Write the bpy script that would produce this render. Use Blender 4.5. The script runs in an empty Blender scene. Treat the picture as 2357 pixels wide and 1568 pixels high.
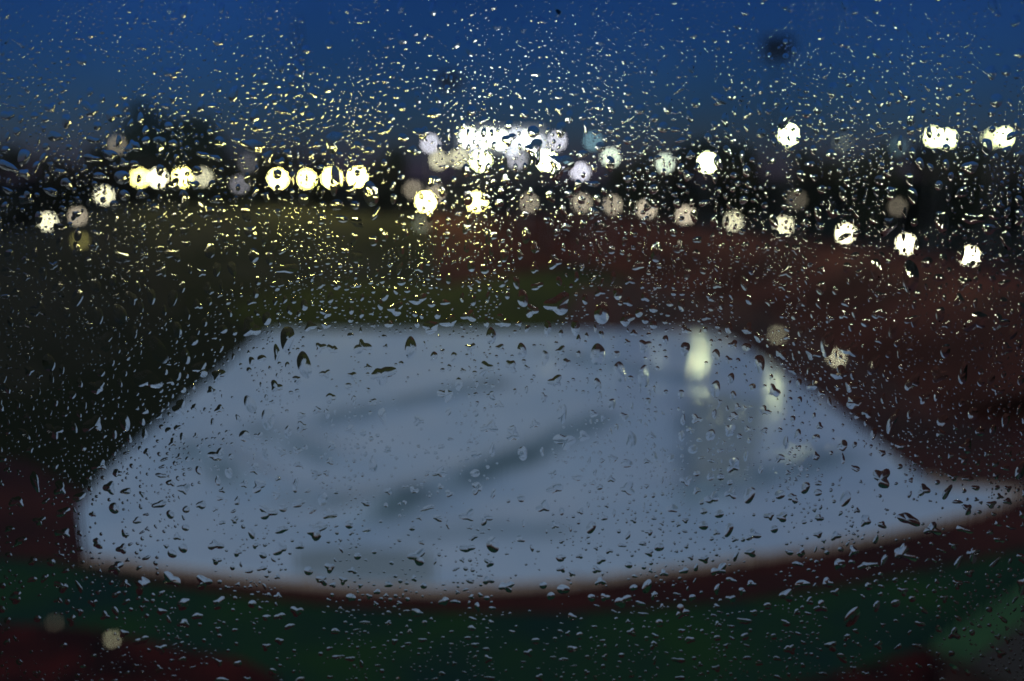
import bpy, bmesh, math, random
import numpy as np
from mathutils import Vector, Matrix, noise

random.seed(11)
rng = np.random.default_rng(7)
S = bpy.context.scene
C = S.collection
R = math.radians

# ------------------------------------------------------------------ camera, sky, sun, exposure
CAM_H = 14.0
PITCH = R(10.6)
PANE_Y = 0.350                    # outer face of the window pane
cd = bpy.data.cameras.new('camera')
cam = bpy.data.objects.new('camera', cd); C.objects.link(cam)
cam.location = (0, 0, CAM_H)
cam.rotation_euler = (R(90) - PITCH, 0, 0)
cd.sensor_width = 36
cd.lens = 36 * 2040 / 2356
cd.clip_start = 0.02; cd.clip_end = 3000
cd.dof.use_dof = True
cd.dof.focus_distance = 0.356
cd.dof.aperture_fstop = 4.0
S.camera = cam

w = bpy.data.worlds.new('World'); S.world = w; w.use_nodes = True
nt = w.node_tree
bg = nt.nodes['Background']
sky = nt.nodes.new('ShaderNodeTexSky'); sky.sky_type = 'NISHITA'; sky.sun_disc = False
SUN_EL, SUN_AZ = 1.5, 170.0        # low dusk light behind the camera
sky.sun_elevation = R(SUN_EL); sky.sun_rotation = R(SUN_AZ)
sky.air_density = 1.0; sky.dust_density = 0.0; sky.ozone_density = 6.0
tint = nt.nodes.new('ShaderNodeMix'); tint.data_type = 'RGBA'; tint.blend_type = 'MULTIPLY'
tint.inputs[0].default_value = 1.0
nt.links.new(sky.outputs[0], tint.inputs[6]); tint.inputs[7].default_value = (0.58, 0.78, 0.92, 1)
air = nt.nodes.new('ShaderNodeMix'); air.data_type = 'RGBA'; air.blend_type = 'ADD'; air.inputs[0].default_value = 1.0
nt.links.new(tint.outputs[2], air.inputs[6]); air.inputs[7].default_value = (0.07, 0.08, 0.36, 1)   # even blue of the dusk air
tcw = nt.nodes.new('ShaderNodeTexCoord'); nzw = nt.nodes.new('ShaderNodeTexNoise')      # thin uneven rain cloud
nzw.inputs['Scale'].default_value = 2.6; nzw.inputs['Detail'].default_value = 4
nt.links.new(tcw.outputs['Generated'], nzw.inputs['Vector'])
mrw = nt.nodes.new('ShaderNodeMapRange'); mrw.inputs[1].default_value = 0.3; mrw.inputs[2].default_value = 0.7
mrw.inputs[3].default_value = 0.70; mrw.inputs[4].default_value = 1.18
nt.links.new(nzw.outputs['Fac'], mrw.inputs[0])
cld = nt.nodes.new('ShaderNodeMix'); cld.data_type = 'RGBA'; cld.blend_type = 'MULTIPLY'; cld.inputs[0].default_value = 1.0
nt.links.new(air.outputs[2], cld.inputs[6]); nt.links.new(mrw.outputs[0], cld.inputs[7])
nt.links.new(cld.outputs[2], bg.inputs[0]); bg.inputs[1].default_value = 0.10

sl = bpy.data.lights.new('sun', 'SUN'); sl.energy = 1.1; sl.angle = R(40); sl.color = (0.86, 0.95, 1.0)
sun = bpy.data.objects.new('sun', sl); C.objects.link(sun)
sun.rotation_euler = (R(50), 0, R(-12))

S.view_settings.view_transform = 'Standard'; S.view_settings.look = 'None'
S.view_settings.exposure = 0.0; S.view_settings.gamma = 1.0
S.view_settings.use_curve_mapping = False
cy = S.cycles
cy.max_bounces = 14; cy.transmission_bounces = 12; cy.diffuse_bounces = 2; cy.glossy_bounces = 3
cy.caustics_reflective = False; cy.caustics_refractive = False
cy.sample_clamp_indirect = 0
cy.use_denoising = True; cy.filter_width = 1.6

# ------------------------------------------------------------------ helpers
def mat(name, col, rough=0.6, metal=0.0, noise_amt=0.0, scale=8.0, col2=None, emit=None, strength=0.0,
        transmission=0.0, ior=1.45, coat=0.0, bump=0.0, spec=0.5):
    m = bpy.data.materials.new(name); m.use_nodes = True
    t = m.node_tree; b = t.nodes['Principled BSDF']
    b.inputs['Base Color'].default_value = (*col, 1); b.inputs['Roughness'].default_value = rough
    b.inputs['Metallic'].default_value = metal; b.inputs['IOR'].default_value = ior
    b.inputs['Transmission Weight'].default_value = transmission
    b.inputs['Coat Weight'].default_value = coat; b.inputs['Coat Roughness'].default_value = 0.08
    b.inputs['Specular IOR Level'].default_value = spec
    if emit:
        b.inputs['Emission Color'].default_value = (*emit, 1); b.inputs['Emission Strength'].default_value = strength
    if col2 or bump:
        tc = t.nodes.new('ShaderNodeTexCoord'); n = t.nodes.new('ShaderNodeTexNoise')
        n.inputs['Scale'].default_value = scale; n.inputs['Detail'].default_value = 5
        t.links.new(tc.outputs['Object'], n.inputs['Vector'])
        if col2:
            r = t.nodes.new('ShaderNodeValToRGB')
            r.color_ramp.elements[0].position = 0.35; r.color_ramp.elements[0].color = (*col, 1)
            r.color_ramp.elements[1].position = 0.65; r.color_ramp.elements[1].color = (*col2, 1)
            t.links.new(n.outputs['Fac'], r.inputs[0]); t.links.new(r.outputs[0], b.inputs['Base Color'])
        if bump:
            bp = t.nodes.new('ShaderNodeBump'); bp.inputs['Strength'].default_value = bump
            t.links.new(n.outputs['Fac'], bp.inputs['Height']); t.links.new(bp.outputs[0], b.inputs['Normal'])
    return m

def emitter(name, col, strength):
    m = bpy.data.materials.new(name); m.use_nodes = True
    t = m.node_tree; t.nodes.remove(t.nodes['Principled BSDF'])
    e = t.nodes.new('ShaderNodeEmission'); e.inputs[0].default_value = (*col, 1); e.inputs[1].default_value = strength
    t.links.new(e.outputs[0], t.nodes['Material Output'].inputs[0])
    return m

def at(px, py, D):
    """World point on the vertical plane D metres ahead that stands where the photograph (2356 wide) shows it."""
    v = (784 - py) / 2040; u = (px - 1178) / 2040
    t = D / (math.cos(PITCH) + math.sin(PITCH) * v)
    return Vector((u * t, D, CAM_H + t * (v * math.cos(PITCH) - math.sin(PITCH))))

def G(px, py, z=0.0):
    """Ground point (height z) that the photograph shows at this place."""
    v = (784 - py) / 2040; u = (px - 1178) / 2040
    t = (z - CAM_H) / (v * math.cos(PITCH) - math.sin(PITCH))
    return Vector((u * t, t * (math.cos(PITCH) + math.sin(PITCH) * v), z))

def obj(name, bm, m, parent=None, smooth=False):
    me = bpy.data.meshes.new(name)
    if isinstance(bm, bmesh.types.BMesh):
        bm.normal_update(); bm.to_mesh(me); bm.free()
    else:
        me.from_pydata(*bm)
    if smooth:
        me.polygons.foreach_set('use_smooth', [True] * len(me.polygons))
    me.materials.append(m)
    o = bpy.data.objects.new(name, me); C.objects.link(o)
    if parent: o.parent = parent
    return o

def tag(o, label=None, cat=None, group=None, kind=None):
    if label: o['label'] = label
    if cat: o['category'] = cat
    if group: o['group'] = group
    if kind: o['kind'] = kind
    return o

def thing(name, label, cat, loc, rz=0, group=None):
    o = bpy.data.objects.new(name, None); C.objects.link(o)
    o.location = loc; o.rotation_euler = (0, 0, rz); o.empty_display_size = 0.2
    return tag(o, label, cat, group)

def copy_tree(o, parent=None):
    c = o.copy(); C.objects.link(c); c.parent = parent
    for ch in list(o.children): copy_tree(ch, c)
    return c

def lathe(pts, seg=14, bm=None, centre=(0, 0, 0), cap=True):
    bm = bm or bmesh.new(); rings = []
    for r, z in pts:
        rings.append([bm.verts.new((centre[0] + r * math.cos(2 * math.pi * i / seg), centre[1] + r * math.sin(2 * math.pi * i / seg), centre[2] + z)) for i in range(seg)])
    for a, b in zip(rings, rings[1:]):
        for i in range(seg):
            bm.faces.new((a[i], a[(i + 1) % seg], b[(i + 1) % seg], b[i]))
    if cap:
        bm.faces.new(list(reversed(rings[0]))); bm.faces.new(rings[-1])
    return bm

def box(x0, x1, y0, y1, z0, z1, bm=None, bevel=0.0):
    bm = bm or bmesh.new()
    r = bmesh.ops.create_cube(bm, size=1.0, matrix=Matrix.Translation(((x0 + x1) / 2, (y0 + y1) / 2, (z0 + z1) / 2)) @ Matrix.Diagonal((x1 - x0, y1 - y0, z1 - z0, 1)))
    if bevel:
        es = list({e for v in r['verts'] for e in v.link_edges})
        bmesh.ops.bevel(bm, geom=es, offset=bevel, segments=2, affect='EDGES', profile=0.5)
    return bm

def tube(p0, p1, r0, r1, seg=8, bm=None):
    bm = bm or bmesh.new(); p0 = Vector(p0); p1 = Vector(p1)
    q = (p1 - p0).to_track_quat('Z', 'Y'); rings = []
    for p, r in ((p0, r0), (p1, r1)):
        rings.append([bm.verts.new(p + q @ Vector((r * math.cos(2 * math.pi * i / seg), r * math.sin(2 * math.pi * i / seg), 0))) for i in range(seg)])
    for i in range(seg):
        bm.faces.new((rings[0][i], rings[0][(i + 1) % seg], rings[1][(i + 1) % seg], rings[1][i]))
    bm.faces.new(list(reversed(rings[0]))); bm.faces.new(rings[1])
    return bm

def sheet(name, poly, z, m, kind='structure'):
    bm = bmesh.new()
    bm.faces.new([bm.verts.new((x, y, z)) for x, y in poly])
    return tag(obj(name, bm, m), kind=kind)

# ------------------------------------------------------------------ materials
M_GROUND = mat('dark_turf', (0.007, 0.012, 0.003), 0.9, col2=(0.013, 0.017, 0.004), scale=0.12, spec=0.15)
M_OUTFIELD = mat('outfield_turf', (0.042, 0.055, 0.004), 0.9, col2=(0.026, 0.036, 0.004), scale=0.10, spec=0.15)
M_DIRT = mat('wet_red_dirt', (0.075, 0.017, 0.010), 0.75, col2=(0.022, 0.007, 0.005), scale=0.16, bump=0.3, spec=0.3)
M_NEARTURF = mat('near_turf', (0.018, 0.062, 0.018), 0.9, col2=(0.008, 0.036, 0.028), scale=0.30, spec=0.15)
M_TRACK = mat('track_clay', (0.080, 0.010, 0.008), 0.8, col2=(0.010, 0.004, 0.004), scale=0.7, spec=0.2)
M_BERMG = mat('bank_turf', (0.046, 0.044, 0.028), 0.9, col2=(0.022, 0.024, 0.012), scale=0.10, spec=0.1)
M_BERMR = mat('bank_red_soil', (0.105, 0.034, 0.024), 0.9, col2=(0.046, 0.017, 0.012), scale=0.12, spec=0.1)
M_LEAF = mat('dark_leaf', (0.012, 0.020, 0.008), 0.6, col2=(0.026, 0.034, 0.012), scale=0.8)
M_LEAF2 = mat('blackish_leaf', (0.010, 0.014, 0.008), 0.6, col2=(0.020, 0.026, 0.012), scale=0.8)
M_BARK = mat('bark', (0.030, 0.024, 0.018), 0.85, col2=(0.05, 0.04, 0.03), scale=5.0)
M_METAL = mat('dark_metal', (0.03, 0.03, 0.032), 0.45, metal=0.6)
M_GREY = mat('grey_metal', (0.12, 0.12, 0.125), 0.5, metal=0.4)
M_BOARD = mat('scoreboard_paint', (0.05, 0.07, 0.06), 0.6, col2=(0.04, 0.055, 0.05), scale=0.8)
M_GREENROOF = mat('green_roof_paint', (0.045, 0.13, 0.035), 0.6, col2=(0.03, 0.09, 0.025), scale=1.5)
M_BROWNROOF = mat('brown_roof_felt', (0.055, 0.046, 0.034), 0.8, col2=(0.04, 0.034, 0.026), scale=2.0)
M_BLOCK = mat('dark_blockwork', (0.05, 0.022, 0.018), 0.85, col2=(0.035, 0.016, 0.014), scale=2.0)
M_SANDBAG = mat('sandbag_cloth', (0.55, 0.40, 0.28), 0.85, col2=(0.34, 0.26, 0.20), scale=6.0)
M_WATER = mat('rain_water', (1, 1, 1), 0.0, transmission=1.0, ior=1.333)
M_PUDDLE = mat('puddle_water', (0.030, 0.016, 0.010), 0.10, ior=1.333, spec=0.25)
# wet plastic tarpaulin: pale sheet under a film of rain water
M_TARP = mat('tarp_plastic', (0.52, 0.68, 0.79), 0.55, col2=(0.66, 0.78, 0.85), scale=0.22, spec=0.20)
tb = M_TARP.node_tree; pb = tb.nodes['Principled BSDF']
pb.inputs['Coat Roughness'].default_value = 0.14; pb.inputs['Coat IOR'].default_value = 1.33
_tc = tb.nodes.new('ShaderNodeTexCoord')
# the pooled water lies level, whatever the folds under it do
_ge = tb.nodes.new('ShaderNodeNewGeometry'); _mixn = tb.nodes.new('ShaderNodeMix'); _mixn.data_type = 'VECTOR'; _mixn.inputs[0].default_value = 0.60
tb.links.new(_ge.outputs['Normal'], _mixn.inputs[4]); _mixn.inputs[5].default_value = (0, 0, 1)
tb.links.new(_mixn.outputs[1], pb.inputs['Coat Normal'])
# rain water has pooled on the right hand third of the sheet, the rest is only damp
_sx = tb.nodes.new('ShaderNodeSeparateXYZ'); tb.links.new(_tc.outputs['Object'], _sx.inputs[0])
_n2 = tb.nodes.new('ShaderNodeTexNoise'); _n2.inputs['Scale'].default_value = 0.22; tb.links.new(_tc.outputs['Object'], _n2.inputs['Vector'])
_ad = tb.nodes.new('ShaderNodeMath'); _ad.operation = 'MULTIPLY_ADD'; _ad.inputs[1].default_value = 8.0
tb.links.new(_n2.outputs['Fac'], _ad.inputs[0]); tb.links.new(_sx.outputs['X'], _ad.inputs[2])
_mr = tb.nodes.new('ShaderNodeMapRange'); _mr.inputs[1].default_value = 7.0; _mr.inputs[2].default_value = 14.0; _mr.inputs[3].default_value = 0.0; _mr.inputs[4].default_value = 1.0
tb.links.new(_ad.outputs[0], _mr.inputs[0]); tb.links.new(_mr.outputs[0], pb.inputs['Coat Weight'])

# ------------------------------------------------------------------ the ball field (structure)
def psheet(name, pix, z, m):
    return sheet(name, [tuple(G(x, y)[:2]) for x, y in pix], z, m)
big = [(2400 * math.cos(2 * math.pi * i / 48), 2400 * math.sin(2 * math.pi * i / 48)) for i in range(48)]
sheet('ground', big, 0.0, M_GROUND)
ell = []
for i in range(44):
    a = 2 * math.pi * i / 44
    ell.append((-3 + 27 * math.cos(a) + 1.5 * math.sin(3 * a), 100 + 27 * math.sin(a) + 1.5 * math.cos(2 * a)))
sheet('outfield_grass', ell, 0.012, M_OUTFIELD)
psheet('infield_dirt', [(1330, 662), (1500, 640), (1750, 630), (2700, 640), (2700, 1225), (2356, 1262), (2180, 1303), (2000, 1338), (1850, 1362), (1700, 1382), (1500, 1400), (1300, 1410),
                        (1000, 1408), (800, 1396), (600, 1376), (330, 1338), (120, 1292), (-120, 1272), (-120, 1040), (60, 1060), (170, 1120), (260, 1180), (700, 1200), (1200, 1000), (1280, 760)], 0.016, M_DIRT)
psheet('near_grass', [(-300, 1310), (-120, 1276), (120, 1296), (330, 1342), (600, 1380), (800, 1400), (1000, 1412), (1300, 1414), (1500, 1404), (1700, 1386), (1850, 1366), (2000, 1342), (2180, 1307), (2356, 1266), (2700, 1229),
                      (2700, 1420), (2356, 1432), (2100, 1502), (1900, 1558), (1700, 1600), (1500, 1690), (700, 1690), (640, 1560), (560, 1520), (400, 1492), (200, 1446), (-300, 1420)], 0.020, M_NEARTURF)
psheet('warning_track', [(-300, 1380), (200, 1400), (400, 1440), (700, 1500), (1000, 1540), (1500, 1560), (1900, 1520), (2100, 1470), (2356, 1400), (2700, 1390), (2700, 1900), (-300, 1900)], 0.012, M_TRACK)

# banks that rise behind the outfield and along the right side; the lamps stand on them
def bank(name, crest, m, run, back=16.0):
    """crest: list of (x, D, z). A slope up from the field to the crest, a flat top, a slope down behind."""
    v = []; f = []
    c0 = Vector((0, 60, 0)); r_ = random.Random(len(name))
    for (x, y, z) in crest:
        d = Vector((x, y, 0)) - c0; d.z = 0; rn = min(run, 0.30 * d.length); d.normalize()
        for k in range(5):
            q = (k / 4) ** 0.85; p = Vector((x, y, 0)) - d * rn * (1 - q); v.append((p.x, p.y, z * q + (0 if k in (0,) else r_.uniform(-.12, .12)) - (0.05 if k == 0 else 0)))
        p = Vector((x, y, 0)) + d * back; v.append((p.x, p.y, z))
        p = Vector((x, y, 0)) + d * (back + 20); v.append((p.x, p.y, -0.05))
    n = 7
    for i in range(len(crest) - 1):
        for k in range(n - 1):
            a_ = i * n + k; f.append((a_, a_ + 1, a_ + 1 + n, a_ + n))
    o = obj(name, (v, [], f), m, None, True); return tag(o, kind='structure')
def lamp_line(px, py, z):
    v = (784 - py) / 2040
    t_ = (z - CAM_H) / (v * math.cos(PITCH) - math.sin(PITCH)); D = t_ * (math.cos(PITCH) + math.sin(PITCH) * v)
    return at(px, py, D)
BOLL = [(980, 465), (1096, 465), (1215, 467), (1337, 467), (1408, 472), (1487, 482), (1577, 495), (1688, 510), (1803, 520), (1945, 537), (2085, 562), (2232, 590)]
BZ = lambda px: max(7.36, 10.0 - 2.64 * (px - 980) / (1803 - 980))
rcrest = [(p.x, p.y, p.z - 2.6) for p in [lamp_line(px, py, BZ(px)) for px, py in BOLL]]
e0, e1 = rcrest[-2], rcrest[-1]
rcrest += [(e1[0] + (e1[0] - e0[0]) * k, e1[1] + (e1[1] - e0[1]) * k, 4.2) for k in (1, 2)]
bank('red_bank', rcrest, M_BERMR, 26)
lc = [(930, 137, 7.5), (700, 140, 8.6), (500, 140, 8.8), (300, 134, 8.6), (200, 104, 7.4), (60, 80, 6.6), (-250, 64, 6.0), (-600, 52, 5.5)]
lcrest = [(at(px, 500, D).x, D, z) for px, D, z in lc]
bank('grass_bank', [rcrest[0]] + lcrest, M_BERMG, 24)

# ------------------------------------------------------------------ trees
def leaf_cloud(n, rx, ry, rz, cz, size, seed, lumps=9):
    r = random.Random(seed); vs = []; fs = []
    cs = []
    for _ in range(lumps):
        a = r.uniform(0, 2 * math.pi); q = r.uniform(0.15, 0.75); zz = r.uniform(-0.7, 0.75)
        cs.append((rx * q * math.cos(a), ry * q * math.sin(a), cz + rz * zz, r.uniform(0.28, 0.5)))
    for _ in range(n):
        cx, cyy, czz, q = r.choice(cs)
        d = Vector((r.gauss(0, 1), r.gauss(0, 1), r.gauss(0, 1))).normalized() * (r.random() ** 0.45) * q
        p = Vector((cx + d.x * rx, cyy + d.y * ry, czz + d.z * rz))
        s = size * r.uniform(0.6, 1.4)
        a = Vector((r.gauss(0, 1), r.gauss(0, 1), r.gauss(0, 0.6))).normalized(); b = a.orthogonal().normalized()
        i = len(vs)
        vs += [p - a * s, p - b * s * 0.5, p + a * s, p + b * s * 0.5]; fs.append((i, i + 1, i + 2, i + 3))
    return vs, [], fs

def trunk_bm(h, r, top, seed):
    rr = random.Random(seed); bm = tube((0, 0, -0.02), (0.03, 0, h * 0.55), r, r * 0.75)
    tube((0.03, 0, h * 0.54), (0.0, 0.02, h), r * 0.75, r * 0.45, bm=bm)
    for k in range(5):
        a = k * 1.3 + rr.random(); z = h * rr.uniform(0.6, 0.98)
        tube((0, 0, z), (top * 0.45 * math.cos(a), top * 0.45 * math.sin(a), z + top * rr.uniform(0.3, 0.6)), r * 0.35, r * 0.1, 6, bm)
    return bm

protos = []
for k in range(4):
    t = thing('tree', 'x', 'tree', (0, 0, 0))
    obj('trunk', trunk_bm(1.5, 0.13, 1.5, k), M_BARK, t)
    obj('crown', leaf_cloud(2800, 1.7, 1.7, 1.9, 2.9, 0.17, 50 + k, 13), M_LEAF2 if k % 2 else M_LEAF, t)
    protos.append(t)
# x-pixel, top pixel row, distance, width factor, label
TREES = [
    (395, 238, 172, 0.95, 'tallest dark tree, rising high above the lamp row left of centre'),
    (25, 352, 150, 1.0, 'low dark tree at the far left edge of the treeline'),
    (135, 362, 165, 1.0, 'low round dark tree between the far left edge and the tallest tree'),
    (250, 318, 172, 1.0, 'dark tree touching the left side of the tallest tree'),
    (520, 330, 172, 1.1, 'dark tree touching the right side of the tallest tree'),
    (640, 362, 176, 1.0, 'small dark tree behind the first of the four dazzling lamps'),
    (760, 362, 174, 1.0, 'small dark tree behind the third of the four dazzling lamps'),
    (890, 345, 178, 1.0, 'dark tree just left of the lit white scoreboard'),
    (1470, 345, 182, 1.0, 'dark tree just right of the lit white scoreboard'),
    (1590, 338, 178, 1.0, 'dark tree behind the pair of pole floodlights right of the scoreboard'),
    (1720, 332, 165, 1.0, 'broad dark tree left of the single high floodlight on the right'),
    (1850, 348, 155, 1.0, 'dark tree right of the single high floodlight'),
    (1985, 332, 150, 1.0, 'dark tree midway between the high floodlight and the twin floodlights'),
    (2110, 345, 150, 1.0, 'dark tree standing behind the twin floodlights on the right'),
    (2235, 330, 145, 1.0, 'dark tree between the twin floodlights and the rightmost floodlight'),
    (2345, 340, 145, 1.1, 'dark tree at the far right edge of the treeline'),
]
for i, (px, py, D, wf, lab) in enumerate(TREES):
    o = protos[i] if i < 4 else copy_tree(protos[i % 4])
    p = at(px, py, D); o.location = (p.x, D, 0); s = p.z / 4.65
    o.scale = (s * wf, s * wf, s); o.rotation_euler = (0, 0, i * 1.7)
    tag(o, lab, 'tree', 'trees beyond the ball field')

# ------------------------------------------------------------------ lit scoreboard beyond the outfield
KD = 146.0
kp = at(1155, 322, KD)
z0, z1 = at(1155, 346, KD).z, at(1155, 299, KD).z
hw = (1248 - 1062) / 2 / 2040 * KD
ks = thing('scoreboard', 'brightly lit white scoreboard standing high beyond the outfield', 'scoreboard', (kp.x, KD, 0))
for sx in (-hw * 0.6, hw * 0.6):
    obj('post', box(sx - 0.25, sx + 0.25, 0.12, 0.6, -0.1, z1 + 0.3), M_GREY, ks)
M_SIGN = emitter('sign_glow', (0.86, 0.92, 1.0), 0.50)
bd = obj('lit_panel', box(-hw, hw, -0.25, 0.1, z0, z1, None, 0.05), M_SIGN, ks)
fr = bmesh.new()
for (a0, a1, b0, b1) in ((-hw - .3, hw + .3, z1 + .003, z1 + .3), (-hw - .3, hw + .3, z0 - .3, z0 - .003), (-hw - .3, -hw - .003, z0, z1), (hw + .003, hw + .3, z0, z1)):
    box(a0, a1, -0.3, 0.1, b0, b1, fr)
obj('frame', fr, M_METAL, bd)
LAMP_BULB = emitter('board_lamp_glow', (0.96, 1.0, 0.80), 2.4 / 0.0725)
LAMP_PALE = emitter('board_lamp_pale', (0.90, 0.92, 1.0), 0.55 / 0.0725)
for k, (bx, by) in enumerate([(1078, 318), (1100, 336), (1122, 317), (1150, 322), (1172, 338), (1190, 316), (1218, 322), (1236, 332)]):
    q = at(bx, by, KD - 0.5); rb = 7.0 / 2040 * KD
    bl = obj('board_lamp', lathe([(rb * 0.5, -0.02), (rb * 1.1, 0.10), (rb * 1.1, 0.3), (rb * 0.4, 0.42)], 14), M_METAL, ks)
    bl.location = (q.x - kp.x, -0.72, q.z); bl.rotation_euler = (R(-90), 0, 0)
    bm = bmesh.new(); bmesh.ops.create_circle(bm, cap_ends=True, segments=16, radius=rb, matrix=Matrix.Translation((0, 0, -0.05)) @ Matrix.Rotation(R(180), 4, 'X'))
    obj('lens', bm, LAMP_BULB if k in (0, 2, 3, 6) else LAMP_PALE, bl)
lp = obj('dark_panel', box(-hw * 1.05, hw * 1.05, -0.2, 0.1, z0 - 4.4, z0 - 0.35, None, 0.05), M_BOARD, ks)
lp['label'] = 'unlit dark lower panel'
for q in range(3):
    obj('panel_rib', box(-hw * 1.04, hw * 1.04, -0.26, -0.205, z0 - 3.6 + q * 1.2, z0 - 3.48 + q * 1.2), M_METAL, lp)

# ------------------------------------------------------------------ lamps
LAMP_GAIN = 1.8
def lampcol(k):
    return {'w': (1.0, 0.94, 0.62), 'y': (1.0, 0.88, 0.26), 'g': (0.94, 1.0, 0.50), 'o': (1.0, 0.85, 0.62),
            'p': (0.86, 0.84, 0.95), 't': (0.45, 0.85, 1.0), 'k': (0.88, 1.0, 0.78)}[k]
_em = {}
def em(k, avg):
    key = (k, round(avg, 3))
    if key not in _em:
        _em[key] = emitter('lamp_glow_%s' % {'w': 'white', 'y': 'yellow', 'g': 'pale_green', 'o': 'amber', 'p': 'violet', 't': 'teal', 'k': 'green'}[k], lampcol(k), (avg * LAMP_GAIN if avg > 1 else avg) / 0.0725)
    return _em[key]
LAND = []          # landmarks for the raindrop labels

def globe_lamp(px, py, D, k, avg, label, name):
    p = at(px, py, D); r = 7.0 / 2040 * D
    t = thing('globe_lamp', label, 'lamp', (p.x, D, 0), 0, 'globe lamps on the bank beyond left field')
    obj('base', lathe([(0.3, 0), (0.3, 0.2), (0.16, 0.3)], 10), M_METAL, t)
    obj('post', lathe([(0.11, 0.3), (0.08, p.z - r * 1.05)], 8), M_METAL, t)
    bm = bmesh.new(); bmesh.ops.create_icosphere(bm, subdivisions=2, radius=r, matrix=Matrix.Translation((0, 0, p.z)))
    obj('globe', bm, em(k, avg), t, True)
    obj('cap', lathe([(r * 0.5, p.z + r * 0.9), (r * 0.3, p.z + r * 1.1), (0.01, p.z + r * 1.15)], 8), M_METAL, t)
    if name: LAND.append((px, py, name))

def bank_lamp(px, py, k, avg, label, name, zoff=0.0):
    p = lamp_line(px, py, BZ(px) + zoff); D = p.y; zl = p.z; r = 7.0 / 2040 * D; zb = zl - 2.75
    t = thing('bank_lamp', label, 'lamp post', (p.x, D, zb), 0, 'lamp posts along the red bank')
    h = zl - zb
    obj('base', lathe([(r * 0.6, 0), (r * 0.6, 0.1), (r * 0.3, 0.2)], 10), M_METAL, t)
    obj('post', lathe([(r * 0.18, 0.2), (r * 0.14, h - r * 0.95)], 10), M_METAL, t)
    obj('lens', lathe([(r * 0.85, h - r * 0.9), (r * 1.0, h), (r * 0.85, h + r * 0.9)], 14), em(k, avg), t, False)
    obj('cap', lathe([(r * 1.2, h + r * 0.93), (r * 1.1, h + r * 1.1), (r * 0.2, h + r * 1.5)], 12), M_METAL, t)
    if name: LAND.append((px, py, name))
    return p

def floodlight(px, py, D, k, avg, label, name, group='floodlights on poles'):
    p = at(px, py, D); r = 7.0 / 2040 * D
    t = thing('floodlight', label, 'floodlight', (p.x, D, 0), 0, group)
    obj('base', lathe([(0.35, 0), (0.35, 0.2), (0.22, 0.3)], 8), M_GREY, t)
    obj('pole', lathe([(0.16, 0.3), (0.10, p.z - r * 1.3)], 8), M_GREY, t)
    obj('bracket', box(-r * 0.9, r * 0.9, 0.05, 0.2, p.z - r * 1.3, p.z - r * 1.12), M_GREY, t)
    obj('head', box(-r * 1.15, r * 1.15, 0.0, r * 0.9, p.z - r * 1.1, p.z + r * 1.1, None, r * 0.15), M_METAL, t)
    bm = bmesh.new(); bmesh.ops.create_circle(bm, cap_ends=True, segments=18, radius=r, matrix=Matrix.Translation((0, -0.03, p.z)) @ Matrix.Rotation(R(90), 4, 'X'))
    obj('lens', bm, em(k, avg), t)
    if name: LAND.append((px, py, name))

for a in [
    (240, 450, 108, 'w', 0.95, 'pale globe lamp lower left of the tallest tree, standing alone', 'the lone pale lamp lower left of the tallest tree'),
    (322, 410, 136, 'y', 1.3, 'leftmost of the four globe lamps below the tallest tree', 'the leftmost lamp below the tallest tree'),
    (363, 410, 137, 'w', 1.1, 'second globe lamp from the left below the tallest tree', 'the second lamp below the tallest tree'),
    (420, 408, 138, 'y', 2.6, 'bright yellowish globe lamp, third of four below the tallest tree', 'the third lamp below the tallest tree'),
    (467, 408, 138, 'w', 0.5, 'dimmer globe lamp, rightmost of four below the tallest tree', 'the rightmost lamp below the tallest tree'),
    (570, 376, 150, 'p', 0.06, 'very dim violet globe lamp, upper of two in the gap left of the bright four', None),
    (552, 425, 140, 'p', 0.14, 'dim violet globe lamp, lower of two in the gap left of the bright four', 'the dim violet lamp'),
    (640, 412, 141, 'y', 4.5, 'first from the left of the row of four dazzling yellow globe lamps', 'the first of the four dazzling lamps'),
    (703, 412, 141, 'y', 3.6, 'second from the left of the row of four dazzling yellow globe lamps', 'the second of the four dazzling lamps'),
    (764, 410, 140, 'y', 4.5, 'third from the left of the row of four dazzling yellow globe lamps', 'the third of the four dazzling lamps'),
    (822, 408, 140, 'y', 5.0, 'rightmost of the row of four dazzling yellow globe lamps', 'the last of the four dazzling lamps'),
    (110, 510, 82, 'w', 0.95, 'pale globe lamp nearest the left edge, standing lowest on the left', 'the lowest lamp at the left edge'),
    (178, 498, 96, 'o', 0.28, 'dim globe lamp between the lowest left lamp and the lone pale lamp', 'the dim lamp near the left edge'),
    (183, 555, 90, 'y', 0.09, 'barely glowing globe lamp below the dim one near the left edge', None),
    (270, 335, 160, 'o', 0.12, 'dim brownish globe lamp high against the left side of the tallest tree', 'the dim brownish lamp beside the tallest tree'),
    (950, 437, 140, 'o', 0.18, 'dim warm globe lamp, left one behind the leftmost dazzling bank lamp', None),
    (1002, 447, 139, 'o', 0.30, 'dim amber globe lamp, right one behind the leftmost dazzling bank lamp', None),
]: globe_lamp(*a)
BANKPOS = {}
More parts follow.
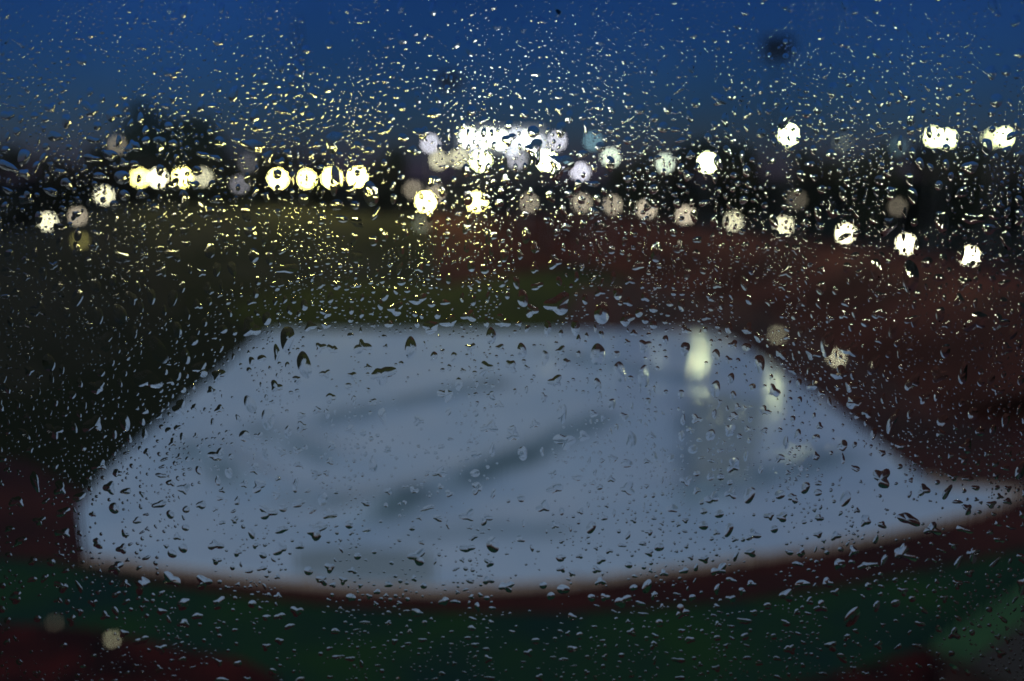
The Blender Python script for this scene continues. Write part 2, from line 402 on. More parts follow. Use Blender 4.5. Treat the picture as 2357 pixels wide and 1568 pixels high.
for a in [
    (980, 465, 'y', 4.5, 'dazzling yellow lamp post, leftmost of the line along the red bank', 'the leftmost bank lamp'),
    (970, 515, 'k', 0.06, 'very dim greenish lamp post under the leftmost dazzling bank lamp', None, -2.6),
    (1096, 465, 'y', 3.5, 'dazzling lamp post below the scoreboard, second in the line on the bank', 'the second bank lamp'),
    (1215, 467, 'o', 0.42, 'soft amber lamp post below the right half of the scoreboard', 'the amber bank lamp below the scoreboard'),
    (1337, 467, 'o', 0.42, 'soft amber lamp post, left one of the close pair right of the scoreboard', 'the left bank lamp of the close pair'),
    (1408, 472, 'o', 0.36, 'soft amber lamp post, right one of the close pair right of the scoreboard', 'the right bank lamp of the close pair'),
    (1487, 482, 'o', 0.46, 'soft amber lamp post just right of the close pair on the bank', 'the bank lamp right of the close pair'),
    (1577, 495, 'o', 0.46, 'soft amber lamp post below the two pole floodlights right of the scoreboard', 'the bank lamp below the pole floodlights'),
    (1688, 510, 'w', 0.60, 'pale lamp post, fifth from the right end of the bank line', 'the fifth bank lamp from the right'),
    (1803, 520, 'w', 0.90, 'pale lamp post, fourth from the right end of the bank line', 'the fourth bank lamp from the right'),
    (1945, 537, 'w', 1.3, 'white lamp post, third from the right end of the bank line', 'the third bank lamp from the right'),
    (2085, 562, 'w', 1.5, 'bright white lamp post, second from the right end of the bank line', 'the second bank lamp from the right'),
    (2232, 590, 'w', 1.7, 'bright white lamp post, rightmost and nearest of the bank line', 'the rightmost bank lamp'),
]: BANKPOS[a[0]] = bank_lamp(*a)
for a in [
    (990, 331, 150, 'p', 0.62, 'pale violet floodlight on a pole, upper left of the scoreboard', 'the pale floodlight left of the scoreboard'),
    (1010, 370, 144, 'w', 0.45, 'dim floodlight on a pole, lowest one left of the scoreboard', 'the dim floodlight left of the scoreboard'),
    (1056, 364, 144, 'w', 0.52, 'pale floodlight on a pole at the lower left corner of the scoreboard', None),
    (1106, 371, 142, 'g', 3.0, 'dazzling greenish white floodlight in front of the scoreboard, left of its middle', 'the dazzling floodlight under the scoreboard'),
    (1190, 368, 144, 'p', 0.35, 'dim floodlight in front of the scoreboard, between its two dazzling ones', None),
    (1258, 370, 142, 'g', 4.0, 'dazzling greenish white floodlight at the right end of the scoreboard', 'the dazzling floodlight at the right end of the scoreboard'),
    (1282, 325, 150, 'p', 0.62, 'pale violet floodlight on a pole, upper right of the scoreboard', 'the pale floodlight right of the scoreboard'),
    (1365, 325, 152, 't', 0.20, 'dim teal floodlight on a pole, the only bluish one', 'the teal floodlight'),
    (1336, 396, 140, 'p', 0.75, 'pale floodlight on a low pole below the teal one', 'the low pale floodlight below the teal one'),
    (1405, 362, 140, 'k', 0.75, 'pale green floodlight just right of and below the teal one', 'the pale green floodlight beside the teal one'),
    (1530, 376, 140, 'k', 0.70, 'pale green floodlight, left one of the two right of the scoreboard', 'the left pole floodlight right of the scoreboard'),
    (1628, 375, 138, 'g', 3.6, 'dazzling floodlight, right one of the two right of the scoreboard', 'the dazzling floodlight right of the scoreboard'),
    (1815, 310, 138, 'g', 3.5, 'single dazzling floodlight standing high and alone on the right', 'the lone high floodlight'),
    (2148, 316, 128, 'g', 1.7, 'dazzling floodlight, left one of the twin floodlights near the right edge', 'the left twin floodlight'),
    (2178, 320, 128, 'g', 1.9, 'dazzling floodlight, right one of the twin floodlights near the right edge', 'the right twin floodlight'),
    (2284, 318, 122, 'g', 0.9, 'floodlight left of the rightmost one, close beside it at the right edge', 'the second floodlight from the right edge'),
    (2312, 316, 122, 'g', 1.4, 'rightmost dazzling floodlight at the right edge', 'the rightmost floodlight'),
    (1940, 330, 160, 'k', 0.05, 'barely glowing green floodlight just right of the lone high one', None),
    (2065, 338, 160, 't', 0.05, 'barely glowing teal floodlight just left of the twin floodlights', None),
    (1835, 460, 120, 'o', 0.07, 'barely glowing amber floodlight on a low pole under the lone high one', None),
    (2065, 476, 110, 'o', 0.09, 'barely glowing amber floodlight on a low pole under the twin floodlights', None),
]: floodlight(*a)

# unlit floodlight towers against the sky
def tower(px, py, D, wd, hd, label):
    p = at(px, py, D)
    t = thing('floodlight_tower', label, 'floodlight tower', (p.x, D, 0), 0, 'unlit floodlight towers against the sky')
    obj('base', lathe([(0.4, 0), (0.4, 0.3), (0.2, 0.4)], 10), M_METAL, t)
    obj('pole', lathe([(0.12, 0.4), (0.07, p.z)], 8), M_METAL, t)
    bm = bmesh.new()
    for q in (-0.5, 0.5): box(-wd / 2, wd / 2, -0.12, 0.0, p.z + q * hd * 0.6 - 0.06, p.z + q * hd * 0.6 + 0.06, bm)
    obj('crossarm', bm, M_METAL, t)
    obj('back_panel', box(-wd * 0.46, wd * 0.46, 0.004, 0.08, p.z - hd * 0.42, p.z + hd * 0.42, None, 0.02), M_METAL, t)
    for q in (-0.5, 0.5):
        for k in range(4):
            h = obj('lamp_head', lathe([(0.05, 0.18), (wd * 0.09, 0.1), (wd * 0.125, -0.12), (wd * 0.11, -0.16)], 12, None, (-wd / 2 + wd * (k + 0.5) / 4, -0.35, p.z + q * hd * 0.6)), M_METAL, t, True)
tower(1790, 112, 70, 2.5, 2.2, 'unlit floodlight tower with a big dark head in the right half of the sky')
tower(1035, 185, 120, 3.2, 2.6, 'smaller unlit floodlight tower faint against the sky above the scoreboard')
LAND += [(1795, 115, 'the big dark floodlight tower head'), (1035, 190, 'the small dark floodlight tower head')]
pm = at(682, 40, 118)
t = thing('foul_pole', 'thin bare dark pole rising into the sky above the four dazzling lamps', 'foul pole', (pm.x, 118, 0))
obj('pole', lathe([(0.2, 0.1), (0.2, pm.z)], 8), M_METAL, t); obj('base', lathe([(0.5, 0), (0.5, 0.1)], 10), M_METAL, t)
obj('cap', lathe([(0.22, pm.z + .003), (0.1, pm.z + 0.15)], 10), M_METAL, t)
LAND.append((682, 110, 'the thin bare pole'))

# ------------------------------------------------------------------ the rain tarp over the infield
LEFT = [(620, 766), (590, 781), (560, 806), (500, 862), (400, 946), (300, 1036), (235, 1100), (184, 1172), (190, 1230), (206, 1290)]
RIGHT = [(1640, 766), (1690, 786), (1800, 857), (1900, 926), (2000, 1005), (2080, 1072), (2140, 1112), (2200, 1125), (2280, 1129), (2350, 1138), (2300, 1166), (2230, 1190), (2100, 1222), (1900, 1265), (1600, 1310), (1300, 1350), (1000, 1367)]
BOT = [(206, 1290), (330, 1310), (600, 1340), (800, 1357), (1000, 1367)]
prof = [(184, 1172)] + list(reversed(LEFT[:8])) + RIGHT[:10]
prof = sorted(set(prof))
def side(lst):
    pts = sorted([(G(x, y).y, G(x, y).x) for x, y in lst]); return [p[0] for p in pts], [p[1] for p in pts]
ly, lx = side(LEFT + BOT); ry, rx = side(RIGHT)
DMIN, DMAX = ry[0], G(1100, 762).y
folds = [((900, 1190), (1390, 980), .34), ((780, 975), (1130, 895), .26), ((440, 1050), (545, 1120), .26), ((600, 1000), (730, 1060), .22),
         ((1640, 1150), (1930, 1065), .30), ((1230, 815), (1580, 880), .20), ((1592, 935), (1600, 1150), .26), ((700, 1160), (900, 1180), .14), ((1000, 1240), (1250, 1225), .10)]
fw = [(G(*a), G(*b), d) for a, b, d in folds]
NR, NCOL = 190, 200
vs = []; fs = []; fold_shade = []
for i in range(NR + 1):
    q = i / NR; D = DMIN + (DMAX - DMIN) * (q ** 1.25)
    xl = float(np.interp(D, ly, lx)); xr = float(np.interp(D, ry, rx))
    if i == NR: pass
    for j in range(NCOL + 1):
        u = j / NCOL; x = xl + (xr - xl) * u
        z = 0.05; shade_ = 0.0
        for A, B, dp in fw:
            ax, ay, bx, by = A.x, A.y, B.x, B.y
            L = math.hypot(bx - ax, by - ay); tx, ty = (bx - ax) / L, (by - ay) / L
            qq = (x - ax) * tx + (D - ay) * ty; nn = -(x - ax) * ty + (D - ay) * tx
            w_ = 0.9 + 0.012 * L
            e = max(0, max(-qq, qq - L)); en = math.exp(-(e / 1.6) ** 2); nn += 0.5 * noise.noise(Vector((x * 0.25, D * 0.25, 3)))
            z += 1.5 * dp * en * math.exp(-((nn - w_ * 0.8) / w_) ** 2)
            shade_ = max(shade_, en * (0.48 + 2.1 * dp) * math.exp(-(nn / (w_ * 0.8)) ** 2) * (0.75 + 0.6 * noise.noise(Vector((x * 0.5, D * 0.3, 7)))))
        z += 0.16 * (noise.noise(Vector((x * 0.16, D * 0.11, 0.3))) + 0.4) + 0.035 * noise.noise(Vector((x * 0.7, D * 0.5, 1.7)))
        edge = min(1.0, min(u, 1 - u) * (xr - xl) / 1.0, (D - DMIN) / 0.8 + 0.0, (DMAX - D) / 1.0)
        z = 0.035 + max(0.0, z) * max(0.0, min(1, edge)) ** 0.7
        vs.append((x, D, z)); fold_shade.append(min(1.0, max(0.0, shade_)))
for i in range(NR):
    for j in range(NCOL):
        a = i * (NCOL + 1) + j; fs.append((a, a + 1, a + NCOL + 2, a + NCOL + 1))
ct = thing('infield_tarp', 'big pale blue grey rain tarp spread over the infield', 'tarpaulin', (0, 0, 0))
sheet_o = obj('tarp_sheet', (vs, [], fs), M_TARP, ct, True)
ga = sheet_o.data.attributes.new('fold_shade', 'FLOAT', 'POINT'); ga.data.foreach_set('value', fold_shade)   # shade along the folds, painted into the sheet colour
_at = tb.nodes.new('ShaderNodeAttribute'); _at.attribute_name = 'fold_shade'
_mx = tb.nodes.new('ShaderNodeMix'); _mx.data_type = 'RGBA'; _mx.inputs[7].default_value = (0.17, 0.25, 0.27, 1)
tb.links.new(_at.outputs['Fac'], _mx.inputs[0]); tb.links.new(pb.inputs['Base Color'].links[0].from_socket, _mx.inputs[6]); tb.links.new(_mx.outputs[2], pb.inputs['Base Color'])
# weighted hem rope sewn into the near edge
hb = bmesh.new(); prev = None
edge_px = [(206, 1290), (330, 1310), (600, 1340), (800, 1357), (1000, 1367), (1300, 1350), (1600, 1310), (1900, 1265), (2100, 1222), (2230, 1190), (2300, 1166), (2350, 1138), (2280, 1129), (2200, 1125), (2140, 1112)]
for a_, b_ in zip(edge_px, edge_px[1:]):
    for k in range(6):
        p = G(a_[0] + (b_[0] - a_[0]) * k / 6, a_[1] + (b_[1] - a_[1]) * k / 6); p.z = 0.14; p.y -= 0.10
        if prev is not None: tube(prev, p, 0.15, 0.15, 8, hb)
        prev = p
obj('weighted_hem', hb, M_SANDBAG, ct, True)
# darker repair panels welded on the sheet (follow its folds, 6 mm proud)
def sewn(test, label):
    idx = {}; v2 = []; f2 = []
    for f in fs:
        cx = sum(vs[k][0] for k in f) / 4; cyy = sum(vs[k][1] for k in f) / 4
        if test(cx, cyy):
            g = []
            for k in f:
                if k not in idx:
                    idx[k] = len(v2); v2.append((vs[k][0], vs[k][1], vs[k][2] + 0.008))
                g.append(idx[k])
            f2.append(g)
    o = obj('repair_panel', (v2, [], f2), M_PANEL, ct, True); o['label'] = label
M_PANEL = mat('tarp_panel', (0.36, 0.44, 0.43), 0.6, col2=(0.42, 0.50, 0.49), scale=0.3, coat=0.3)
def inpoly(x, y, poly):
    c = False; n = len(poly)
    for i in range(n):
        x1, y1 = poly[i]; x2, y2 = poly[i - 1]
        if (y1 > y) != (y2 > y) and x < (x2 - x1) * (y - y1) / (y2 - y1) + x1: c = not c
    return c
PA = [tuple(G(*p)[:2]) for p in [(680, 1280), (820, 1268), (1000, 1280), (1000, 1350), (800, 1345), (680, 1332)]]
PB = [tuple(G(*p)[:2]) for p in [(1592, 950), (1660, 905), (1760, 930), (1745, 1030), (1720, 1120), (1640, 1150), (1596, 1140)]]
sewn(lambda x, y: inpoly(x, y, PA), 'darker greyish panel at the near edge')
sewn(lambda x, y: inpoly(x, y, PB), 'darker greenish panel right of the middle')
LAND += [(600, 790, 'the far left corner of the tarp'), (900, 775, 'the far edge of the tarp, left half'), (1300, 775, 'the far edge of the tarp, right half'),
         (1690, 790, 'the far right corner of the tarp'), (400, 960, 'the slanting left edge of the tarp'), (1950, 970, 'the slanting right edge of the tarp'),
         (215, 1200, 'the blunt left end of the tarp'), (2250, 1150, 'the pointed right tip of the tarp'), (1140, 1085, 'the long diagonal fold of the tarp'),
         (950, 930, 'the upper fold of the tarp'), (490, 1085, 'the short fold near the left of the tarp'), (1780, 1110, 'the fold near the right of the tarp'),
         (840, 1320, 'the dark panel at the near tarp edge'), (400, 1325, 'the near tarp edge, left part'), (1250, 1355, 'the near tarp edge, middle part'),
         (1700, 1300, 'the near tarp edge, right part'), (1665, 1030, 'the dark panel right of the tarp middle'), (700, 1010, 'the small fold left of centre on the tarp'),
         (1612, 850, 'the brightest reflection on the tarp'),
         (395, 300, 'the tallest tree'), (100, 900, 'the dark grass left of the tarp'), (2150, 800, 'the dark dirt right of the tarp'),
         (250, 100, 'the upper left sky'), (1400, 80, 'the upper middle sky'), (2150, 100, 'the upper right sky'), (550, 600, 'the dark bank left of centre'),
         (1130, 660, 'the olive outfield grass'), (1600, 620, 'the red bank'), (400, 1530, 'the red clay at bottom left'),
         (1100, 1480, 'the near grass below the tarp'), (1600, 1450, 'the near grass right of centre'), (2150, 1500, 'the red clay at bottom right'), (100, 1350, 'the near grass at the left edge'),
         (2200, 1350, 'the near grass at the right edge'), (800, 250, 'the sky above the four dazzling lamps'), (1580, 220, 'the sky between the two tower heads')]

# sandbags that hold the tarp's near edge down
sb = random.Random(9)
def sandbag(p, a, label):
    bm = bmesh.new(); bmesh.ops.create_icosphere(bm, subdivisions=2, radius=1.0)
    for v in bm.verts:
        v.co = Vector((math.copysign(abs(v.co.x) ** 0.7, v.co.x) * 0.34, math.copysign(abs(v.co.y) ** 0.8, v.co.y) * 0.2, v.co.z * 0.11 * (1 + 0.25 * math.sin(v.co.x * 7 + a))))
    o = obj('sandbag', bm, M_SANDBAG, None, True); o.location = (p.x, p.y, p.z + 0.10); o.rotation_euler = (0, 0, a)
    tag(o, label, 'sandbag', 'sandbags along the near edge of the tarp')
SBN = ['first', 'second', 'third', 'fourth', 'fifth', 'sixth', 'seventh', 'eighth', 'ninth', 'tenth']
for k in range(10):
    x = 300 + k * 205; ex = [e[0] for e in edge_px]; ey = [e[1] for e in edge_px]
    p = G(x, float(np.interp(x, ex, ey)) - 6); sandbag(p, sb.uniform(-0.4, 0.4), SBN[k] + ' tan sandbag from the left on the near edge of the tarp')

# rain puddles on the dirt right of the tarp, each where it mirrors a lamp of the bank
def puddle(p, rx_, ry_, label):
    bm = bmesh.new(); n = 28
    bm.faces.new([bm.verts.new((rx_ * (1 + 0.15 * math.sin(3 * a + p.x)) * math.cos(a), ry_ * (1 + 0.12 * math.sin(2 * a + p.y)) * math.sin(a), 0.0)) for a in [2 * math.pi * k / n for k in range(n)]])
    o = obj('puddle', bm, M_PUDDLE); o.location = (p.x, p.y, 0.021); tag(o, label, 'puddle', 'rain puddles on the dirt right of the tarp')
for px, lab in ((1803, 'small rain puddle on the dirt right of the tarp, the farther one'), (1945, 'rain puddle on the dirt right of the tarp, the nearer one')):
    L_ = BANKPOS[px]; f_ = CAM_H / (CAM_H + L_.z)
    puddle(Vector((L_.x * f_, L_.y * f_, 0)), 0.7, 1.5, lab)

# ------------------------------------------------------------------ dugouts at the bottom corners
def dugout(corner_px, x0, x1, depth, yaw, roof, fascia, label):
    p = G(*corner_px)
    t = thing('dugout', label, 'dugout', (p.x, p.y, 0), yaw)
    obj('back_wall', box(x0, x1, -depth, -depth + 0.2, -0.05, 1.5), M_BLOCK, t)
    for x in (x0, x1 - 0.2): obj('end_wall', box(x, x + 0.2, -depth + 0.203, -0.2, -0.05, 1.5), M_BLOCK, t)
    for k in range(4):
        x = x0 + 0.4 + (x1 - x0 - 0.9) * k / 3; obj('post', box(x, x + 0.1, -0.35, -0.25, -0.05, 1.5), M_METAL, t)
    rf = obj('roof', box(x0 - 0.2, x1 + 0.2, -depth - 0.2, -0.003, 1.503, 1.66), roof, t)
    obj('fascia', box(x0 - 0.2, x1 + 0.2, -0.9, 0.10, 1.663, 1.72), fascia, rf)
    obj('bench', box(x0 + 0.5, x1 - 0.5, -depth + 0.4, -depth + 0.8, 0.36, 0.44), M_GREY, t)
dugout((2190, 1580), -1.2, 9.0, 3.0, R(38), M_BROWNROOF, M_GREENROOF, 'dugout with green fascia and dark flat roof at the bottom right corner')
def path_lamp(px, py, zl, k, avg, label, name):
    p0 = lamp_line(px, py, zl); D = p0.y; r = 7.5 / 2040 * D
    t = thing('rail_lamp', label, 'small lamp', (p0.x, D, 0), 0, 'small lamps on posts by the warning track')
    obj('post', lathe([(0.03, -0.05), (0.03, zl - r)], 8), M_METAL, t)
    bm = bmesh.new(); bmesh.ops.create_icosphere(bm, subdivisions=2, radius=r, matrix=Matrix.Translation((0, 0, zl)) @ Matrix.Diagonal((1, 1, 0.9, 1)))
    obj('globe', bm, em(k, avg), t, True)
    obj('cap', lathe([(r * 1.1, zl + r * 0.93), (r * 0.9, zl + r * 1.05), (r * 0.2, zl + r * 1.3)], 10), M_METAL, t)
    if name: LAND.append((px, py, name))
path_lamp(258, 1470, 1.1, 'w', 0.11, 'pale small lamp on a post by the red clay at bottom left', 'the pale lamp by the red clay')
path_lamp(125, 1432, 1.1, 'o', 0.02, 'very dim small lamp on a post in the bottom left corner', 'the very dim lamp at bottom left')

# ------------------------------------------------------------------ the window pane
M_GLASS = mat('window_glass', (0.97, 0.99, 0.985), 0.0, transmission=1.0, ior=1.5)
_g = M_GLASS.node_tree; _tc = _g.nodes.new('ShaderNodeTexCoord'); _mp = _g.nodes.new('ShaderNodeMapping'); _mp.inputs['Scale'].default_value = (240, 240, 16)
_n = _g.nodes.new('ShaderNodeTexNoise'); _n.inputs['Scale'].default_value = 1.0; _n.inputs['Detail'].default_value = 3
_b = _g.nodes.new('ShaderNodeBump'); _b.inputs['Strength'].default_value = 1.0; _b.inputs['Distance'].default_value = 0.000010
_g.links.new(_tc.outputs['Object'], _mp.inputs[0]); _g.links.new(_mp.outputs[0], _n.inputs['Vector']); _g.links.new(_n.outputs['Fac'], _b.inputs['Height'])
_g.links.new(_b.outputs[0], _g.nodes['Principled BSDF'].inputs['Normal'])   # thin film of water running down the glass
pane = obj('window_pane', box(-0.36, 0.36, PANE_Y - 0.004, PANE_Y, CAM_H - 0.36, CAM_H + 0.24), M_GLASS)
tag(pane, 'clear window pane covered all over in raindrops', 'window')

# ------------------------------------------------------------------ raindrops on the pane
PXM = PANE_Y / 2040.0
def to_pane(px, py):
    p = at(px, py, PANE_Y); return p.x, p.z
def dome(K, J, rfun, h, flat, sag):
    """Closed drop: K spokes, J rings; rfun(theta)->(x,z) outline in metres."""
    th = [2 * math.pi * k / K for k in range(K)]
    out = [rfun(a) for a in th]
    v = []; f = []
    mz = min(o[1] for o in out); Mz = max(o[1] for o in out)
    q1, q2, q3 = (out[0][0] * 9e4) % 6.28, (out[1][1] * 7e4) % 6.28, (Mz * 8e4) % 6.28
    lump = 0.0 if K < 15 else 0.30
    for j in range(J):
        rho = 1 - (j / J) ** 1.25
        y = h * (1 - rho ** flat)
        off = sag * (Mz - mz) * 0.5 * (1 - rho)
        for a_, (x, z) in zip(th, out):
            v.append((x * rho, y * (1 + lump * rho * (0.6 * math.sin(2 * a_ + q1) + 0.5 * math.sin(3 * a_ + q2) + 0.25 * math.sin(5 * a_ + q3))), z * rho - off))
    v.append((0, h, -sag * (Mz - mz) * 0.5)); top = len(v) - 1
    for j in range(J - 1):
        for k in range(K):
            a = j * K + k; b = j * K + (k + 1) % K
            f.append((a, b, b + K, a + K))
    for k in range(K): f.append(((J - 1) * K + k, (J - 1) * K + (k + 1) % K, top))
    nd = len(f); b0 = len(v)
    for (x, z) in out: v.append((x, 0.0, z))
    f.append([b0 + k for k in reversed(range(K))])
    return v, f, nd

def outline(kind, r, rr):
    """kind -> function theta -> (x, z)."""
    ph = [rr.uniform(0, 6.28) for _ in range(6)]
    if kind == 'round':
        a1 = rr.uniform(0.02, 0.09); asp = rr.uniform(0.85, 1.1)
        f = lambda t: (1 + a1 * math.sin(2 * t + ph[0]) + 0.03 * math.sin(3 * t + ph[1]), 1.0, asp)
    elif kind == 'teardrop':
        asp = rr.uniform(1.25, 1.9); am = rr.uniform(0.18, 0.32)
        f = lambda t: (1 - am * math.sin(t) * abs(math.sin(t)) ** 0.3 * 0.9 + 0.05 * math.sin(3 * t + ph[1]), 0.72, asp * 0.8)
    elif kind == 'wide':
        asp = rr.uniform(0.4, 0.65); a1 = rr.uniform(0.08, 0.2)
        f = lambda t: (1 + a1 * math.sin(2 * t + ph[0]) + 0.12 * math.sin(3 * t + ph[1]) + 0.05 * math.sin(5 * t + ph[2]), 1.25, asp * 1.25)
    elif kind == 'slim':
        asp = rr.uniform(1.5, 2.3); a1 = rr.uniform(0.08, 0.2)
        f = lambda t: (1 + a1 * math.sin(2 * t + ph[0]) + 0.12 * math.sin(3 * t + ph[1]), 0.5, asp * 0.6)
    elif kind == 'angular':
        a3 = rr.uniform(0.22, 0.36)
        f = lambda t: (1 + a3 * math.sin(3 * t + math.pi * 0.5 * rr_s) + 0.10 * math.sin(2 * t + ph[1]) + 0.06 * math.sin(5 * t + ph[3]), 1.05, 0.95)
        rr_s = rr.choice([1, 3, 1.3, 2.6])
    else:                                    # ragged
        a = [rr.uniform(0.12, 0.3), rr.uniform(0.12, 0.3), rr.uniform(0.06, 0.16), rr.uniform(0.03, 0.1)]
        f = lambda t: (1 + a[0] * math.sin(2 * t + ph[0]) + a[1] * math.sin(3 * t + ph[1]) + a[2] * math.sin(4 * t + ph[2]) + a[3] * math.sin(6 * t + ph[3]), 1.0, 1.0)
    return f

def make_drop(kind, r, tilt, K, J, rr):
    f = outline(kind, r, rr); ct, st = math.cos(tilt), math.sin(tilt)
    def rf(t):
        q, sx, sz = f(t); x = q * sx * math.cos(t) * r; z = q * sz * math.sin(t) * r
        return (x * ct - z * st, x * st + z * ct)
    px = r / PXM
    big_ = min(1.0, max(0.0, (px - 6) / 10))
    h = r * (rr.uniform(0.16, 0.36) * (1 - big_) + rr.uniform(0.11, 0.27) * big_)
    if kind in ('wide', 'slim'): h *= 0.8
    flat = 2.0 + 0.5 * big_ * rr.random()
    return dome(K, J, rf, h, flat, 0.10 + 0.22 * big_ * rr.random())

# where drops lie, in the pane's own frame (converted from the photograph's pixels)
drops = []
cell = {}
def free(x, y, r, gap=1.25):
    cx, cyy = int(x // 40), int(y // 40)
    for a in range(cx - 2, cx + 3):
        for b in range(cyy - 2, cyy + 3):
            for (X, Y, Q) in cell.get((a, b), ()):
                if (X - x) ** 2 + (Y - y) ** 2 < ((r + Q) * gap) ** 2: return False
    return True
def add(x, y, r, kind):
    cell.setdefault((int(x // 40), int(y // 40)), []).append((x, y, r)); drops.append((x, y, r, kind))
def on_cover(x, y):
    if not 190 < x < 2300: return False
    top = float(np.interp(x, [p[0] for p in prof], [p[1] for p in prof]))
    return top < y < 1360 - 0.00012 * (x - 1000) ** 2
rr = random.Random(5)
cols = [rr.uniform(-150, 2500) for _ in range(75)]
def pick_x():
    if rr.random() < 0.58: return rr.choice(cols) + rr.gauss(0, 6)
    return rr.uniform(-180, 2540)
def place(n, fy, fr, kinds, tries=12, cond=None, gap=1.2):
    for _ in range(n):
        for _t in range(tries):
            x = pick_x(); y = fy(); r = fr()
            if cond and not cond(x, y): continue
            if r < 9 and noise.noise(Vector((x / 130, y / 190, 4.2))) + 0.45 < rr.random() * 0.75: continue
            if free(x, y, r, gap): add(x, y, r, rr.choices(list(kinds), list(kinds.values()))[0]); break
U = rr.uniform
logn = lambda m, s, lo, hi: (lambda: min(hi, max(lo, rr.lognormvariate(math.log(m), s))))
# large first
place(50, lambda: U(230, 450), logn(14, .3, 9, 26), {'teardrop': 3, 'wide': 2, 'ragged': 4, 'slim': 2})
place(100, lambda: U(420, 760), logn(13, .3, 9, 26), {'wide': 2, 'ragged': 3, 'angular': 2, 'teardrop': 4, 'slim': 1})
place(95, lambda: U(690, 890), logn(15, .28, 10, 26), {'angular': 3, 'ragged': 3, 'teardrop': 6, 'slim': 1})
place(80, lambda: U(820, 1150), logn(14.5, .3, 9, 27), {'ragged': 5, 'teardrop': 3, 'slim': 3, 'angular': 1})
place(110, lambda: U(1120, 1420), logn(13, .25, 9, 22), {'angular': 4, 'ragged': 3, 'wide': 3, 'teardrop': 1})
place(60, lambda: U(1380, 1600), logn(11.5, .22, 8, 18), {'wide': 5, 'angular': 2, 'ragged': 2})
# medium
place(600, lambda: U(-60, 330), logn(6.0, .42, 3.2, 15), {'round': 4, 'wide': 1, 'teardrop': 3, 'slim': 1, 'ragged': 2})
place(1500, lambda: U(200, 700), logn(7.6, .42, 3.6, 18), {'round': 4, 'wide': 1, 'teardrop': 5, 'ragged': 3, 'slim': 3})
place(700, lambda: U(600, 1000), logn(7.2, .42, 3.6, 17), {'round': 3, 'slim': 4, 'teardrop': 4, 'angular': 2, 'ragged': 2}, cond=lambda x, y: not on_cover(x, y) or rr.random() < .45)
place(620, lambda: U(1000, 1400), logn(7, .4, 3.6, 15), {'round': 4, 'angular': 3, 'wide': 2, 'slim': 2, 'ragged': 2})
place(420, lambda: U(1330, 1640), logn(6.5, .3, 4, 10), {'wide': 6, 'round': 2, 'angular': 2, 'slim': 1})
# small
place(5200, lambda: U(-80, 660), logn(3.7, .35, 2.0, 7), {'round': 6, 'slim': 1, 'teardrop': 2})
place(2600, lambda: U(560, 1150), logn(3.3, .3, 2.2, 6), {'round': 7, 'slim': 2}, cond=lambda x, y: not on_cover(x, y) or rr.random() < .35)
place(1700, lambda: U(1000, 1640), logn(3.6, .3, 2.2, 6), {'round': 6, 'wide': 2, 'angular': 1})
place(2600, lambda: U(-60, 1620), logn(1.9, .25, 1.3, 3), {'round': 1}, gap=1.1)
place(2600, lambda: U(-80, 760), logn(2.0, .3, 1.3, 3.2), {'round': 1}, gap=1.05)

def tilt_of(x, y):
    # runs follow the airflow over the pane: they fan out from its middle towards the lower corners
    u = (x - 1178) / 1178; v = (y - 784) / 784
    return u * max(-0.5, min(1.2, v * 1.1)) * -0.75
inside = [d for d in drops if -5 < d[0] < 2361 and -5 < d[1] < 1573]
inside.sort(key=lambda d: -d[2])
single = set(id(d) for d in inside[:300])

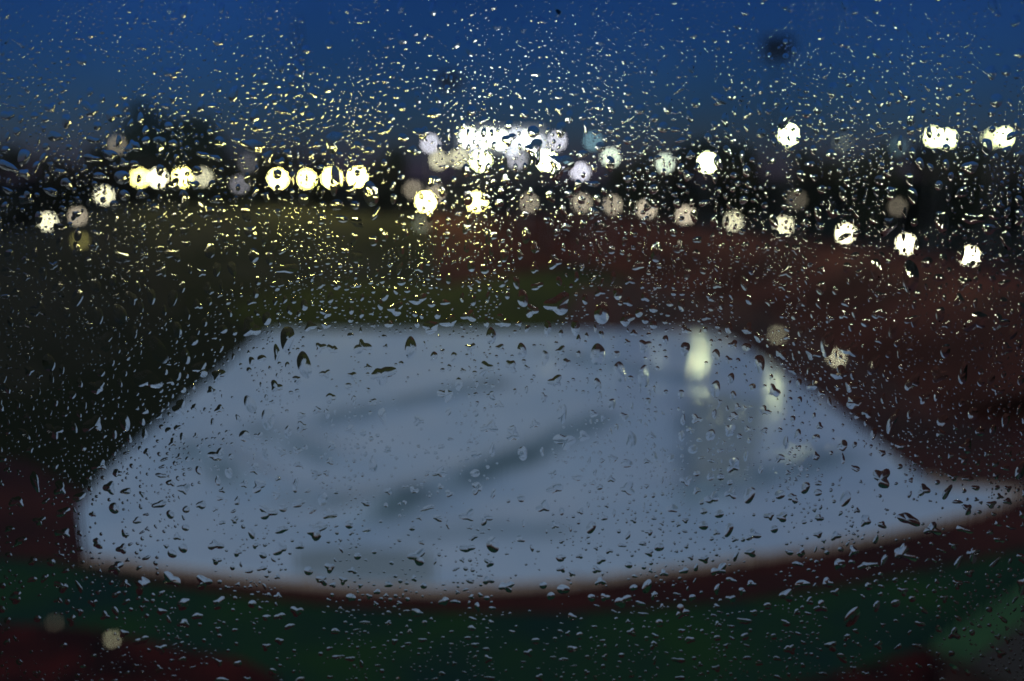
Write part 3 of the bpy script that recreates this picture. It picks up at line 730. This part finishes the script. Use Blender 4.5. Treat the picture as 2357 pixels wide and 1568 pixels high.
SHAPE = {'round': 'round', 'teardrop': 'teardrop shaped', 'wide': 'wide flat', 'slim': 'slim upright', 'angular': 'three cornered', 'ragged': 'ragged'}
used_labels = {}
def drop_label(d):
    x, y, r, kind = d
    tl = tilt_of(x, y)
    size = 'very large' if r > 19 else 'large' if r > 14 else 'medium sized' if r > 11 else 'smaller'
    near_ = sorted(LAND, key=lambda L: (L[0] - x) ** 2 + (L[1] - y) ** 2)[:4]
    def rel(L):
        dx, dy = x - L[0], y - L[1]; dd = math.hypot(dx, dy)
        if dd < 26: return 'right over'
        a = math.degrees(math.atan2(-dy, dx)) % 360
        w8 = ['right of', 'upper right of', 'above', 'upper left of', 'left of', 'lower left of', 'below', 'lower right of'][int((a + 22.5) // 45) % 8]
        return ('just ' if dd < 70 else 'well ' if dd > 150 else '') + w8
    lean = ' leaning right' if tl < -0.3 else ' leaning left' if tl > 0.3 else ''
    for L in near_:
        for form in ('{size} {shape} raindrop {rel} {L}', '{size} {shape}{lean} raindrop {rel} {L}'):
            s = form.format(size=size, shape=SHAPE[kind], lean=lean, rel=rel(L), L=L[2])
            if s not in used_labels and len(s.split()) <= 16:
                used_labels[s] = 1; return s
    return s
sv, sf, ssm = [], [], []
base_y = PANE_Y + 0.00004
for n_, d in enumerate(drops):
    x, y, r, kind = d
    X, Z = to_pane(x, y); rm = r * PXM
    lr = random.Random(n_ * 13 + 1); tl = tilt_of(x, y) + lr.gauss(0, 0.16)
    if id(d) in single:
        v, f, nd = make_drop(kind, rm, tl, 30, 7, lr)
        me = bpy.data.meshes.new('raindrop'); me.from_pydata(v, [], f)
        me.polygons.foreach_set('use_smooth', [i < nd for i in range(len(f))])
        me.materials.append(M_WATER)
        o = bpy.data.objects.new('raindrop', me); C.objects.link(o); o.location = (X, base_y, Z)
        tag(o, drop_label(d), 'raindrop', 'raindrops on the window pane')
    else:
        K, J = (18, 5) if r > 5 else (12, 4) if r > 2.6 else (9, 3)
        v, f, nd = make_drop(kind, rm, tl, K, J, lr)
        b = len(sv)
        sv += [(p[0] + X, p[1] + base_y, p[2] + Z) for p in v]
        sf += [[b + k for k in g] for g in f]; ssm += [i < nd for i in range(len(f))]
me = bpy.data.meshes.new('small_raindrops'); me.from_pydata(sv, [], sf)
me.polygons.foreach_set('use_smooth', ssm); me.materials.append(M_WATER)
o = bpy.data.objects.new('small_raindrops', me); C.objects.link(o)
tag(o, 'countless fine raindrops spread over the whole window pane', 'raindrops', kind='stuff')
print('drops', len(drops), 'single', len(single))
